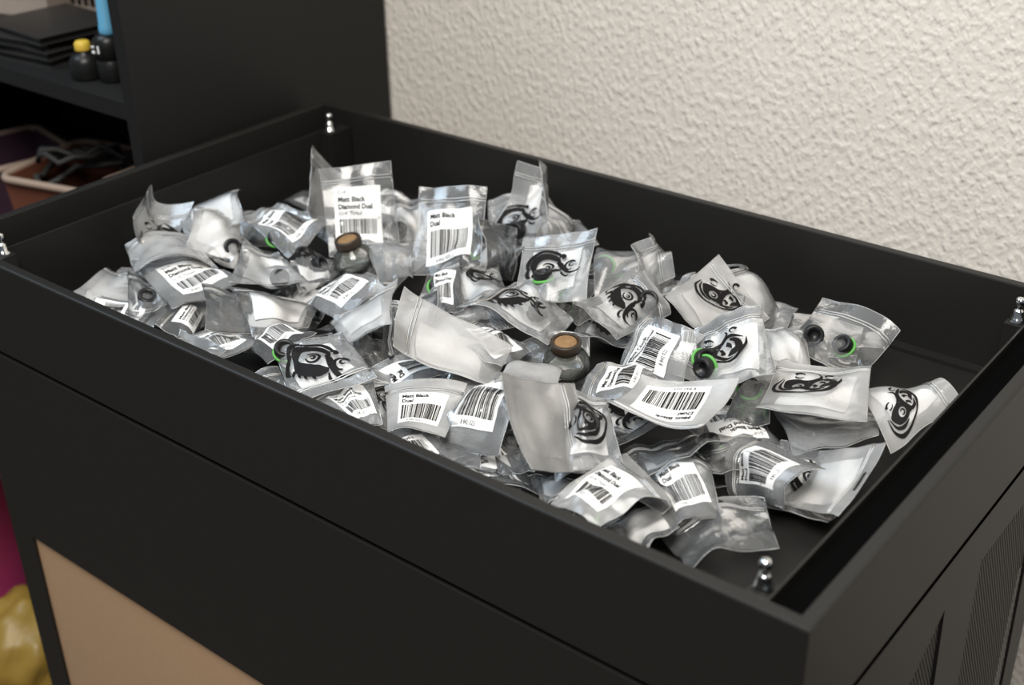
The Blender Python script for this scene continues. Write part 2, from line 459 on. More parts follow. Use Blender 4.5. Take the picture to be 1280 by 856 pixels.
# ------------------------------------------------------------------ prints shared by the bags: text, barcode, swirl logo (flat, in label units)
def text_data(body, size, bold=False):
    cu = bpy.data.curves.new('print_text', 'FONT'); cu.body = body; cu.size = size; cu.align_x = 'LEFT'
    cu.resolution_u = 2
    if bold: cu.offset = .004
    ob = bpy.data.objects.new('print_text', cu); COL.objects.link(ob)
    bpy.context.view_layer.update()
    ev = ob.evaluated_get(bpy.context.evaluated_depsgraph_get())
    me = ev.to_mesh()
    v = [(q.co.x, q.co.y) for q in me.vertices]; f = [list(p.vertices) for p in me.polygons]
    ev.to_mesh_clear()
    bpy.data.objects.remove(ob); bpy.data.curves.remove(cu)
    return v, f

def quads2d(rects, nx=1, ny=5):
    V, F = [], []
    for x0, x1, y0, y1 in rects:
        b0 = len(V)
        for j in range(ny + 1):
            for i in range(nx + 1):
                V.append((x0 + (x1 - x0) * i / nx, y0 + (y1 - y0) * j / ny))
        for j in range(ny):
            for i in range(nx):
                a = b0 + j * (nx + 1) + i
                F.append([a, a + 1, a + nx + 2, a + nx + 1])
    return V, F

def place2d(d, dx, dy):
    return [(x + dx, y + dy) for x, y in d[0]], d[1]

def barcode(rg, x0, x1, y0, y1):
    rects = []; x = x0
    while x < x1:
        w = rg.choice([.008, .012, .018, .026, .034]); 
        if x + w > x1: break
        rects.append((x, x + w, y0, y1)); x += w + rg.choice([.008, .010, .016, .022])
    return quads2d(rects)

# label units: x 0..1, y 0..1 (1 = end nearest the zip); letters get an aspect correction of their own
def label_print(rg, style):
    parts = []
    if style == 0:
        lines = [('G1/4"', .085, .08, .88, False), ('Matt Black', .135, .08, .73, True), ('Diamond Dual', .125, .08, .60, True), ('G1/4" Thread', .09, .08, .49, False)]
        bar = (.10, .92, .16, .42); tail = ('8 842 023', .085, .22, .05, False)
    elif style == 1:
        lines = [('Matt Black', .15, .08, .80, True), ('Diamond Dual', .14, .08, .64, True)]
        bar = (.08, .92, .18, .55); tail = ('8 842 023', .09, .22, .06, False)
    else:
        lines = [('Matt Black', .13, .06, .84, True), ('Dual', .13, .06, .70, True)]
        bar = (.06, .94, .14, .62); tail = ('8 842 023', .085, .22, .03, False)
    for s, sz, x, y, bo in lines + [tail]:
        parts.append(place2d(TEXT[(s, sz, bo)], x, y))
    parts.append(barcode(rg, *bar))
    return join(*parts)
TEXT = {}
for s, sz, bo in [('G1/4"', .085, False), ('Matt Black', .135, True), ('Diamond Dual', .125, True), ('G1/4" Thread', .09, False), ('8 842 023', .085, False),
                  ('Matt Black', .15, True), ('Diamond Dual', .14, True), ('8 842 023', .09, False), ('Matt Black', .13, True), ('Dual', .13, True)]:
    TEXT[(s, sz, bo)] = text_data(s, sz, bo)

def stroke(pts, widths, n=22):
    """tapered brush stroke through control points (Catmull-Rom), as 2D quads"""
    P = [Vector(p) for p in pts]; P = [P[0] * 2 - P[1]] + P + [P[-1] * 2 - P[-2]]
    out = []
    segs = len(P) - 3
    for i in range(n + 1):
        t = i / n * segs; k = min(int(t), segs - 1); t -= k
        a, b, c, d = P[k:k + 4]
        q = .5 * ((2 * b) + (c - a) * t + (2 * a - 5 * b + 4 * c - d) * t * t + (-a + 3 * b - 3 * c + d) * t ** 3)
        s = i / n * (len(widths) - 1); m = min(int(s), len(widths) - 2); s -= m
        out.append((q, widths[m] * (1 - s) + widths[m + 1] * s))
    V, F = [], []
    for i, (q, w) in enumerate(out):
        w = w * 1.06 + .008
        a = out[max(i - 1, 0)][0]; b = out[min(i + 1, n)][0]
        t = (b - a).normalized(); nn = Vector((-t.y, t.x))
        V += [tuple(q + nn * w / 2), tuple(q - nn * w / 2)]
    for i in range(n): F.append([2 * i, 2 * i + 1, 2 * i + 3, 2 * i + 2])
    return V, F
def arc(cx, cy, rx, ry, a0, a1, n=9):
    return [(cx + rx * math.cos(math.radians(a0 + (a1 - a0) * i / (n - 1))), cy + ry * math.sin(math.radians(a0 + (a1 - a0) * i / (n - 1)))) for i in range(n)]
def ringfill(cx, cy, pts_in, pts_out):
    n = len(pts_in)
    return list(pts_out) + list(pts_in), [[i, i + 1, n + i + 1, n + i] for i in range(n - 1)]
LOGO = join(
    stroke(arc(-.30, .02, .66, .60, 215, 35, 9), [.03, .13, .12, .07, .10, .03], 30),         # outer crest of the head
    stroke(arc(-.28, .02, .47, .42, 230, 20, 9), [.06, .22, .24, .20, .16, .05], 30),         # heavy inner arch
    stroke([(-.72, -.20), (-.50, -.36), (-.20, -.40), (.10, -.36), (.34, -.28)], [.08, .30, .34, .30, .08], 24),   # jaw
    stroke(arc(-.26, .00, .20, .17, 160, -150, 9), [.03, .07, .08, .06, .03], 22),            # eye ring
    stroke(arc(-.26, .00, .07, .06, 200, -120, 6), [.02, .06, .07, .02], 12),                 # pupil curl
    stroke([(.02, .22), (.20, .06), (.34, -.14), (.58, -.34), (.84, -.34), (1.0, -.18)], [.05, .17, .16, .11, .07, .015], 26),   # neck running to the tail tip
    stroke(arc(.58, .00, .19, .22, 300, 40, 9), [.03, .07, .09, .08, .10, .03], 24),          # curl
    stroke(arc(.60, .05, .08, .09, 60, 330, 7), [.02, .05, .05, .02], 16),
    stroke([(.02, .40), (.14, .50), (.26, .42), (.16, .36)], [.02, .10, .10, .02], 14),       # brow hook
    stroke([(-.86, -.10), (-.90, -.34), (-.80, -.56), (-.66, -.62)], [.03, .12, .12, .02], 14),
    stroke([(-.62, -.44), (-.60, -.58), (-.54, -.66)], [.12, .08, .01], 6),
    stroke([(-.44, -.48), (-.40, -.60), (-.34, -.66)], [.12, .07, .01], 6),
    stroke([(-.24, -.50), (-.20, -.62), (-.12, -.68)], [.12, .07, .01], 6),
    stroke([(-.02, -.48), (.04, -.58), (.12, -.62)], [.12, .07, .01], 6),
    stroke([(.36, -.36), (.44, -.50), (.58, -.56), (.66, -.48)], [.03, .08, .07, .01], 10),
)

def blob_ring(outer, cx, cy, r):
    n = len(outer); P = [Vector(p) for p in outer]; O = []; I = []
    m = 40
    ts = [2 * math.pi * i / m for i in range(m + 1)]
    for t in ts:
        s = t / (2 * math.pi) * n; k = int(s) % n; f = s - int(s)
        a, b, c, d = P[k - 1], P[k], P[(k + 1) % n], P[(k + 2) % n]
        q = .5 * ((2 * b) + (c - a) * f + (2 * a - 5 * b + 4 * c - d) * f * f + (-a + 3 * b - 3 * c + d) * f ** 3)
        dd = q - Vector((cx, cy)); O.append(tuple(q)); dd.normalize(); I.append((cx + dd.x * r, cy + dd.y * r * .8))
    return O + I, [[i, i + 1, m + 2 + i, m + 1 + i] for i in range(m)]
EMBLEM = join(
    stroke([(-.78, .28), (-.98, -.08), (-.86, -.44), (-.42, -.68), (.18, -.70), (.70, -.42), (.98, .08), (.98, .48)], [.02, .08, .11, .07, .05, .11, .10, .01], 44),
    stroke([(-.74, .22), (-.80, -.12), (-.62, -.40), (-.30, -.52)], [.02, .08, .10, .03], 18),
    blob_ring([(-.66, .16), (-.30, .20), (.02, .08), (.10, -.22), (-.02, -.46), (-.34, -.46), (-.62, -.28), (-.70, -.04)], -.22, -.18, .19),
    stroke(arc(-.22, -.19, .10, .085, 120, -170, 8), [.02, .05, .06, .05, .02], 18),
    stroke([(-.36, .16), (-.02, .12), (.24, .24), (.36, .48), (.24, .68)], [.05, .09, .11, .08, .01], 22),
    stroke(arc(-.30, .38, .17, .12, 150, 20, 8), [.13, .08, .05, .02], 16),
    stroke(arc(-.28, .36, .15, .10, 190, 330, 7), [.03, .05, .04, .01], 14),
    stroke(arc(.58, .62, .12, .12, 40, 300, 8), [.10, .08, .05, .03, .01], 16),
    stroke([(.06, -.52), (.12, -.05), (.32, .26), (.62, .38), (.90, .44)], [.22, .20, .15, .12, .01], 26),
    stroke([(.50, .22), (.74, .20), (.80, -.04), (.60, -.20), (.46, -.36)], [.05, .22, .20, .15, .02], 22),
    stroke([(.40, .06), (.52, .02), (.58, -.08)], [.14, .12, .02], 8),
    stroke([(.08, -.50), (.34, -.52), (.62, -.34)], [.12, .12, .02], 14),
    stroke([(.24, -.16), (.34, -.28), (.30, -.40)], [.10, .12, .03], 8),
)

# ------------------------------------------------------------------ fittings: shared meshes
def as_mesh(name, data, mat, smooth=True):
    me = bpy.data.meshes.new(name); me.from_pydata(data[0], [], data[1]); me.validate(); me.update()
    me.materials.append(M[mat])
    if smooth: me.polygons.foreach_set('use_smooth', [True] * len(me.polygons))
    return me
FIT_BODY = as_mesh('fitting_body', lathe_data([(0, .0035), (.0052, .0035), (.0056, .0085), (.0080, .0092), (.0092, .0086), (.0097, .0078), (.0097, .0012), (.0090, 0), (.0066, -.0004)], 48, {5: .0005, 6: .0005}), 'fitting')
FIT_STEM = as_mesh('fitting_stem', lathe_data([(.0064, -.0003)] + [(.0064 - (.0006 if k % 2 else 0), -.0012 - k * .0006) for k in range(9)] + [(.0052, -.0064), (.0040, -.0064), (.0040, -.001), (0, -.001)], 28), 'fitting')
def torus_data(R, r, n=36, m=10):
    V = []; F = []
    for i in range(n):
        a = 2 * math.pi * i / n
        for j in range(m):
            b = 2 * math.pi * j / m
            V.append(((R + r * math.cos(b)) * math.cos(a), (R + r * math.cos(b)) * math.sin(a), r * math.sin(b)))
    for i in range(n):
        for j in range(m):
            F.append([i * m + j, ((i + 1) % n) * m + j, ((i + 1) % n) * m + (j + 1) % m, i * m + (j + 1) % m])
    return V, F
FIT_RING = as_mesh('fitting_ring', torus_data(.0098, .0016), 'green')
FIT_RING_D = as_mesh('fitting_ring_dark', torus_data(.0084, .0012), 'fitting')

def add_fitting(bag, lx, ly, lz, tilt, spin, kind, label):
    """a fitting lying inside a bag: a thing of its own, placed in world space"""
    mw = BAG_MATRIX[bag] @ Matrix.Translation((lx, ly, lz)) @ Euler((tilt, 0, spin), 'XYZ').to_matrix().to_4x4()
    loc = mw.to_translation()
    loc.z = max(loc.z, RIM - FZ + .0125)
    t = thing('threaded_fitting', label, 'fitting', loc, mw.to_euler('XYZ'), 'black fittings in the bags')
    share_obj('body', FIT_BODY, t)
    share_obj('threaded_stem', FIT_STEM, t)
    share_obj('sealing_ring', FIT_RING if kind != 2 else FIT_RING_D, t, (0, 0, -.0002))
    return t

# ------------------------------------------------------------------ the zip bags
BAG_MATRIX = {}
X_LO, X_HI, Y_LO, Y_HI, Z_LO = -1 + INS + .0018, -INS - .0018, RW + .002, W - RW - .002, RIM - FZ + .0012

def make_bag(idx, bid, kind, x, y, z, ex, ey, ez, w, h, film, label, bend, fit, hole, quad=None, logo=None):
    rg = random.Random(1000 + idx * 17)
    mat = Matrix.Translation((x, y, z + RIM)) @ Euler((ex, ey, ez), 'XYZ').to_matrix().to_4x4()
    inv = mat.inverted()
    BAG_MATRIX[bid] = mat
    cu, cv, tw, sk = bend if bend else (rg.uniform(-.006, .004), rg.uniform(-.009, .005), rg.uniform(-.004, .004), rg.uniform(-.004, .004))
    waves = []
    for k in range(8):
        a = rg.uniform(0, math.pi)
        waves.append((math.cos(a), math.sin(a), rg.uniform(1.2, 4.6), rg.uniform(0, 6.28), rg.uniform(.0006, .0016) * (.7 if k > 4 else 1) * (1.5 if film < 2 else 1.0), k % 2))
    fu, fv, fth = (fit[0] / (w / 2), fit[1] / (h / 2), .0085) if fit else (rg.uniform(-.2, .2), rg.uniform(-.5, -.2), .003)
    def S(u, v, side, off=0.0):
        zz = cu * (u * u - .33) + cv * (v * v - .33) + tw * u * v + sk * v * v * v
        for cx, cy, f, p, a, tri in waves:
            s = (u * cx + v * cy) * f + p
            if tri:
                q = (s / 1.5) % 2.0; zz += a * 1.5 * (abs(q - 1) - .5)
            else:
                zz += a * math.sin(s)
        env = max(0.0, 1 - u * u) ** .55
        ve = max(0.0, (v + 1) * (.62 - v)) / .66 if v < .62 else 0.0
        th = .0011 * env + .0025 * env * ve ** .6
        if fth > .004:
            d2 = ((u - fu) * w / 2 / .017) ** 2 + ((v - fv) * h / 2 / .017) ** 2
            th += fth * math.exp(-d2 ** 1.3) * min(1, env * 1.5)
        if v > .62: th = .0006 * env
        pinch = 1 - .05 * max(0, 1 - v * v) * (1 if fth > .004 else .5)
        if quad:
            a, b = (u * pinch + 1) / 2, (v + 1) / 2
            lx = ((quad[0][0] * (1 - a) + quad[1][0] * a) * b + (quad[3][0] * (1 - a) + quad[2][0] * a) * (1 - b))
            ly = ((quad[0][1] * (1 - a) + quad[1][1] * a) * b + (quad[3][1] * (1 - a) + quad[2][1] * a) * (1 - b))
        else:
            lx, ly = u * w / 2 * pinch, v * h / 2
        p = mat @ Vector((lx, ly, zz + side * (th + off)))
        if True:
            p.x = min(max(p.x, X_LO), X_HI); p.y = min(max(p.y, Y_LO), Y_HI)
        p.z = max(p.z, Z_LO + (.0004 if side > 0 else 0) + max(off, 0))
        return inv @ p
    t = thing('zip_bag', label, 'plastic bag', (x, y, z + RIM), (ex, ey, ez), 'small zip bags in the tray')
    NU, NV = 16, 22
    V, F = [], []
    for side in (1, -1):
        b0 = len(V)
        for j in range(NV + 1):
            for i in range(NU + 1):
                V.append(S(-1 + 2 * i / NU, -1 + 2 * j / NV, side))
        for j in range(NV):
            for i in range(NU):
                if hole and j in (20,) and 6 <= i <= 9: continue
                a = b0 + j * (NU + 1) + i
                q = [a, a + 1, a + NU + 2, a + NU + 1]
                F.append(q if side > 0 else q[::-1])
    mesh_obj('film', V, F, 'film%d' % film, t, True)
    # welded outline
    pts = [S(-1 + 2 * i / 14, -1, 0) for i in range(15)] + [S(1, -1 + 2 * i / 18, 0) for i in range(1, 19)] + [S(1 - 2 * i / 14, 1, 0) for i in range(1, 15)] + [S(-1, 1 - 2 * i / 18, 0) for i in range(1, 18)]
    mesh_obj('welded_edge', *tube_data(pts, .00042, 4, True), 'seam', t, True)
    # press-close zip: two ridges
    zs = [tube_data([S(-1 + 2 * i / 14, vz, 1, .0003) for i in range(15)], .0008, 4) for vz in (.66, .72)]
    mesh_obj('zip_strip', *join(*zs), 'seam', t, True)
    # sticker on the back sheet (+z when it faces up)
    if kind in 'BFW' or rg.random() < .45:
        side = 1 if kind == 'B' else -1; under = 0.0 if kind == 'B' else -.0010
        lu, lv = (.66, .62) if kind == 'B' else (.68, .60)
        ou, ov = rg.uniform(-.08, .08), (-.12 if kind == 'B' else -.02) + rg.uniform(-.05, .05)
        tw_ = rg.uniform(-.16, .16)
        def LP(a, b, off):
            uu = (a - .5) * 2 * lu; vv = (b - .5) * 2 * lv
            uu, vv = uu * math.cos(tw_) - vv * math.sin(tw_) * h / w, vv * math.cos(tw_) + uu * math.sin(tw_) * w / h
            return S(max(-.97, min(.97, ou + uu)), max(-.97, min(.60, ov + vv)), side, off)
        n = 10
        LV = [LP(i / n, j / n, .00025 + under) for j in range(n + 1) for i in range(n + 1)]
        LF = [[j * (n + 1) + i, j * (n + 1) + i + 1, (j + 1) * (n + 1) + i + 1, (j + 1) * (n + 1) + i] for j in range(n) for i in range(n)]
        st = mesh_obj('label_sticker', LV, LF, 'paper', t, True)
        st['label'] = 'white paper sticker'
        if kind == 'B':
            pr = label_print(rg, idx % 3)
            PV = [LP(a, b, .0006) for a, b in pr[0]]
            p = mesh_obj('barcode_print', PV, pr[1], 'ink', st)
            p['label'] = 'black barcode and lettering'
    if kind == 'F':
        sc, ang, ox, oy, which = logo if logo else (.80, rg.uniform(-.35, .35), rg.uniform(-.1, .1), rg.uniform(-.08, .1), idx % 2)
        LV = []
        LG = (LOGO, EMBLEM)[which]
        for a, b in LG[0]:
            a2 = a * math.cos(ang) - b * math.sin(ang); b2 = a * math.sin(ang) + b * math.cos(ang)
            LV.append(S(max(-.96, min(.96, ox + a2 * sc)), max(-.96, min(.96, oy + b2 * sc * w / h * 1.05)), 1, .0005))
        lo = mesh_obj('logo_print', LV, LG[1], 'ink', t)
        lo['label'] = 'black swirling dragon emblem'
    return t

BAGS = [
    ('a1', 'B', -0.7235, 0.3468, -0.0191, 1.0174, -0.0022, 0.8629, 0.0784, 0.1011, 0, 'clear bag standing upright behind the corked bottle, barcode sticker facing out', (0.002, 0.003, 0.001, 0), None, False, [(-0.0401, 0.0499), (0.0394, 0.0521), (0.0401, -0.053), (-0.0394, -0.0489)], None),
    ('a2', 'P', -0.7938, 0.3593, -0.0201, 0.7869, 0.7804, 1.3010, 0.0679, 0.0902, 1, 'tall thin bag corner poking up at far left of the upright pair', (0.012, 0.004, 0, 0), None, False, [(-0.0333, 0.045), (0.0333, 0.0453), (0.034, -0.0454), (-0.0342, -0.045)], None),
    ('a3', 'B', -0.6116, 0.3687, -0.0211, 0.7047, -0.1364, 6.7369, 0.0785, 0.1009, 0, 'clear bag standing upright mid tray with skewed white barcode sticker', (0.002, 0.004, -0.002, 0), (0.0176, -0.0339), False, [(-0.0377, 0.0526), (0.0386, 0.0492), (0.0409, -0.0482), (-0.0417, -0.0534)], None),
    ('a4', 'F', -0.5809, 0.4794, -0.0203, 0.9764, -0.3161, 6.1595, 0.0656, 0.0865, 1, 'pointed bag standing tallest near the back wall with black swirl logo', (0.022, 0.004, 0, 0.003), (-0.0126, -0.0307), False, [(-0.0149, 0.0432), (0.0156, 0.0431), (0.0489, -0.0432), (-0.0501, -0.0432)], (0.763, 0.399, -0.4, -0.362, 0)),
    ('a5', 'P', -0.5340, 0.4575, -0.0259, 0.3254, 0.7738, 0.8039, 0.0484, 0.0828, 1, 'bluish bag leaning right behind the tallest pointed bag', None, None, False, [(-0.022, 0.0507), (0.0228, 0.0312), (0.023, -0.0312), (-0.0235, -0.0508)], None),
    ('a6', 'F', -0.4621, 0.3583, -0.0216, 0.4112, -0.1384, 6.7149, 0.0776, 0.0895, 1, 'milky bag facing out with square white label, swirl logo and green-ringed fitting', (0.003, 0.002, 0.001, 0), (-0.0077, -0.0187), False, [(-0.0401, 0.0444), (0.0403, 0.045), (0.0382, -0.0448), (-0.0384, -0.0447)], (0.803, -0.098, -0.028, 0.101, 0)),
    ('a7', 'P', -0.5678, 0.4021, -0.0457, 1.2140, 0.4871, 1.6261, 0.0689, 0.0626, 0, 'crinkled clear bag wedged left of the milky logo bag', None, None, False, [(-0.0334, 0.0313), (0.0342, 0.0293), (0.0342, -0.029), (-0.0353, -0.0318)], None),
    ('a8', 'P', -0.4281, 0.4510, -0.0402, 0.1524, 0.1016, 5.2961, 0.0715, 0.0806, 1, 'milky bag with a pointed end aiming right, green ring at its left end', (-0.02, 0, 0, 0), (0.009, -0.029), False, [(-0.0178, 0.0387), (0.0178, 0.0413), (0.0537, -0.0407), (-0.0537, -0.0393)], None),
    ('a9', 'P', -0.4063, 0.4596, -0.0454, 1.2364, 0.0646, 1.7818, 0.0717, 0.0724, 1, 'bluish clear bag sticking up behind the pointed-end bag', None, None, False, [(-0.0202, 0.0354), (0.0192, 0.0356), (0.0537, -0.0365), (-0.0516, -0.0348)], None),
    ('a10', 'F', -0.3763, 0.3615, -0.0385, -0.0495, 0.5280, 6.1433, 0.0557, 0.0895, 1, 'bag tipped on its side with the logo turned upright, behind second corked bottle', None, (0.0066, 0.0224), False, [(-0.0295, 0.0549), (0.0292, 0.035), (0.0253, -0.0362), (-0.0248, -0.0535)], (1.0, -0.452, -0.015, -0.015, 0)),
    ('a11', 'B', -0.3179, 0.3168, -0.0503, -0.3014, -0.8006, 1.5470, 0.0676, 0.0840, 1, 'bag right of second corked bottle with zip across and curved barcode label', (-0.004, -0.012, 0, 0), None, False, [(-0.0372, 0.0435), (0.0374, 0.0402), (0.0305, -0.0402), (-0.0306, -0.0434)], None),
    ('a12', 'F', -0.2998, 0.4035, -0.0337, 0.0211, 0.6116, 0.0127, 0.0771, 0.0887, 2, 'milky tilted logo bag at the top of the right-hand stack', None, None, False, [(-0.0401, 0.0457), (0.0401, 0.0431), (0.0377, -0.043), (-0.0378, -0.0455)], (0.697, 0.513, -0.243, 0.316, 1)),
    ('a13', 'P', -0.2941, 0.4646, -0.0423, 0.6848, 0.3311, 1.5362, 0.0697, 0.0789, 1, 'bluish bag behind the tilted logo bag by the back wall', None, None, True, [(-0.0323, 0.0402), (0.0317, 0.0378), (0.0375, -0.0379), (-0.0377, -0.0403)], None),
    ('a14', 'P', -0.3461, 0.4336, -0.0467, -0.1172, -0.6461, 7.2798, 0.0427, 0.0894, 1, 'bag edge peeking out left of the tilted logo bag', None, None, False, [(-0.0208, 0.0448), (0.0207, 0.0442), (0.0191, -0.0445), (-0.0193, -0.0451)], None),
    ('a15', 'F', -0.2403, 0.3251, -0.0279, 0.2039, -0.3704, 0.5420, 0.0701, 0.0933, 1, 'large milky bag with the big heart-shaped swirl logo and two green rings', (-0.004, 0.004, 0.002, 0), (-0.0252, -0.009), False, [(-0.0328, 0.0473), (0.0329, 0.0463), (0.0369, -0.0462), (-0.0371, -0.0471)], (0.842, -0.206, -0.4, 0.053, 1)),
    ('a16', 'P', -0.2262, 0.4057, -0.0507, -0.0819, -0.0469, 0.5596, 0.0416, 0.0895, 2, 'folded milky bag stacked edge-on right of the heart-shaped logo bag', None, None, False, [(-0.0193, 0.0528), (0.0192, 0.0364), (0.0198, -0.038), (-0.0198, -0.0519)], None),
    ('a17', 'P', -0.1939, 0.4468, -0.0544, 0.0933, 0.1700, 6.2754, 0.0810, 0.0914, 0, 'rightmost back bag with its zip flap raised and green-ringed fitting', (-0.006, 0.01, 0.002, 0.004), (0.0123, -0.0086), False, [(-0.0427, 0.0497), (0.0428, 0.0421), (0.0393, -0.0421), (-0.0394, -0.0495)], None),
    ('a18', 'F', -0.1571, 0.3310, -0.0408, 0.0263, -0.1140, 6.6173, 0.0868, 0.0966, 2, 'wide milky bag lying flat with swirl logo at its upper left', None, None, False, [(-0.0404, 0.0474), (0.041, 0.0496), (0.0466, -0.0491), (-0.0471, -0.0478)], (0.664, -0.065, -0.234, 0.097, 1)),
    ('a19', 'F', -0.0944, 0.3728, -0.0485, 0.2372, -0.1071, -0.6813, 0.0633, 0.0689, 2, 'crumpled bag whose tip touches the right-hand tray wall', (-0.018, 0.004, 0.008, 0), None, False, [(-0.0166, 0.028), (0.0194, 0.0396), (0.0447, -0.0395), (-0.0459, -0.0282)], (0.579, 2.216, 0.4, -0.312, 1)),
    ('a20', 'P', -0.1407, 0.3281, -0.0697, -0.1712, -0.0556, 0.5757, 0.0841, 0.0755, 1, 'thin bag lying beneath the wide milky logo bag', None, None, False, [(-0.0509, 0.045), (0.05, 0.0302), (0.0361, -0.0314), (-0.0354, -0.0435)], None),
    ('a21', 'B', -0.1475, 0.2135, -0.0557, -0.4583, -0.7042, 1.4439, 0.0504, 0.0854, 1, 'rolled bag with dark tunnel opening and white text sticker on top', (-0.022, -0.004, 0, 0), None, False, [(-0.0287, 0.0333), (0.0291, 0.0521), (0.0205, -0.0501), (-0.021, -0.0354)], None),
    ('a22', 'P', -0.0988, 0.2395, -0.0616, 0.4707, 0.3914, -1.6506, 0.0719, 0.0776, 2, 'flat greyish bag nearest the right wall with zip line and dark slot', None, None, True, [(-0.0382, 0.0385), (0.0378, 0.0383), (0.0347, -0.0376), (-0.0342, -0.0392)], None),
    ('a23', 'P', -0.1347, 0.1329, -0.0660, -0.2165, -0.2046, 0.8063, 0.0771, 0.0771, 0, 'clear bag beside the nearest metal stud with shiny wrinkles', None, None, True, [(-0.0449, 0.0356), (0.045, 0.0411), (0.0334, -0.0408), (-0.0336, -0.0363)], None),
    ('a24', 'B', -0.1845, 0.1590, -0.0587, -0.0190, -0.1925, 0.7048, 0.0488, 0.0863, 1, 'bag with a curved fan-like barcode label behind the nearest clear bag', (-0.01, -0.006, 0, 0), None, False, [(-0.026, 0.0486), (0.0259, 0.0375), (0.0218, -0.0387), (-0.0217, -0.0477)], None),
    ('a25', 'B', -0.2189, 0.1032, -0.0457, 0.1712, -0.0609, 5.9735, 0.0622, 0.0765, 2, 'milky bag at front edge with long slanted sticker above a green ring', None, (0.0051, -0.0261), False, [(-0.0367, 0.0444), (0.0357, 0.0322), (0.0264, -0.0332), (-0.0253, -0.0433)], None),
    ('a26', 'P', -0.1932, 0.1147, -0.0729, -0.2403, -0.2752, 0.9809, 0.0525, 0.0757, 0, 'clear bag under the slanted sticker bag at the front edge', None, None, False, [(-0.0338, 0.0433), (0.0338, 0.0316), (0.0185, -0.0328), (-0.0188, -0.0428)], None),
    ('a27', 'B', -0.3349, 0.0986, -0.0720, -0.1540, 0.2853, 1.0837, 0.0640, 0.0963, 0, 'bag lying by the front rim with a bright barcode sticker', None, None, False, [(-0.0368, 0.0308), (0.0376, 0.0653), (0.0257, -0.065), (-0.0265, -0.031)], None),
    ('a28', 'W', -0.2861, 0.1113, -0.0174, -0.6905, -5.5687, 5.6854, 0.0793, 0.0928, 2, 'bright milky bag standing in the middle front with vertical zip lines', (0.004, 0.006, 0, 0), None, True, [(-0.0399, 0.0491), (0.04, 0.044), (0.0399, -0.0442), (-0.04, -0.0488)], (0.63, 2.568, -0.004, -0.45, 1)),
    ('a29', 'F', -0.2794, 0.1539, -0.0364, 0.1279, -0.1075, 0.6810, 0.0506, 0.0949, 1, 'logo bag peeking out right of the bright bag with vertical zip', None, (0.0036, -0.0076), False, [(-0.021, 0.0523), (0.021, 0.0425), (0.0278, -0.0435), (-0.0278, -0.0517)], (1.0, 1.384, 0.078, -0.046, 1)),
    ('a30', 'B', -0.3667, 0.1461, -0.0399, 0.3328, -0.3196, 6.1698, 0.0695, 0.0947, 1, 'bluish bag arching down left of the bright zip bag, sticker on slope', (0, -0.018, 0.002, 0), None, False, [(-0.0368, 0.0504), (0.0365, 0.0449), (0.0331, -0.0451), (-0.033, -0.0499)], None),
    ('a31', 'P', -0.3510, 0.1775, -0.0206, -0.2749, 0.0461, 6.7635, 0.0521, 0.0892, 3, 'bright folded bag top lying just in front of second corked bottle', None, None, True, [(-0.0262, 0.0464), (0.0261, 0.0423), (0.0249, -0.0434), (-0.0246, -0.0463)], None),
    ('a32', 'P', -0.4498, 0.1799, -0.0296, 0.4768, -0.3482, 2.0337, 0.0631, 0.1061, 3, 'large fanned milky bag in the centre with ribbed zip end', (0.01, 0.004, 0.003, 0.006), None, False, [(-0.0323, 0.0496), (0.0324, 0.0576), (0.0301, -0.0577), (-0.0302, -0.0496)], None),
    ('a33', 'P', -0.5191, 0.2029, -0.0449, -0.8358, -0.8557, 2.2700, 0.0628, 0.0883, 0, 'clear bag edge curling at the left of the fanned milky bag', None, None, False, [(-0.0293, 0.0465), (0.0294, 0.0417), (0.0327, -0.0414), (-0.0328, -0.0466)], None),
    ('a34', 'P', -0.5261, 0.2382, -0.0368, -0.1202, -0.3759, 0.8834, 0.0312, 0.0888, 1, 'small bluish flap standing behind the fanned milky bag', None, None, False, [(-0.0162, 0.0432), (0.0162, 0.0451), (0.0116, -0.0458), (-0.0115, -0.0433)], None),
    ('a35', 'B', -0.4459, 0.2339, -0.0426, 0.4789, 0.2741, 1.7356, 0.0701, 0.0676, 1, 'bag with narrow barcode label between fanned bag and first logo bag', None, None, False, [(-0.032, 0.036), (0.0319, 0.0301), (0.0383, -0.0299), (-0.038, -0.0361)], None),
    ('a36', 'F', -0.4542, 0.2975, -0.0396, 0.2886, 0.0855, 7.9514, 0.0773, 0.0902, 1, 'bag below the milky square-label bag, white label with small curled logo', None, (-0.0011, -0.0133), False, [(-0.0451, 0.0499), (0.0455, 0.0397), (0.0329, -0.0401), (-0.0333, -0.0496)], (0.714, -1.031, -0.06, 0.184, 0)),
    ('a37', 'F', -0.5416, 0.3352, -0.0505, -0.0817, 0.0343, 0.8128, 0.0546, 0.0912, 1, 'bag half hidden right of the upright sticker bag showing a logo corner', None, None, False, [(-0.0243, 0.0437), (0.0245, 0.0475), (0.0282, -0.0471), (-0.0283, -0.0443)], (0.782, 0.336, 0.233, 0.287, 0)),
    ('a38', 'B', -0.5603, 0.3041, -0.0528, 0.0740, -0.4053, 0.6794, 0.0381, 0.0878, 0, 'brownish barcode bag below the upright skewed-sticker bag', None, (-0.0137, 0.022), False, [(-0.018, 0.0417), (0.0177, 0.0456), (0.0171, -0.0466), (-0.0167, -0.0412)], None),
    ('a39', 'P', -0.5749, 0.1978, -0.0405, -0.0883, -0.4754, 7.1384, 0.0648, 0.0811, 2, 'bag with raised zip flap slanting up beside the fanned milky bag', None, None, True, [(-0.0397, 0.0305), (0.0399, 0.05), (0.0252, -0.0488), (-0.0254, -0.0316)], None),
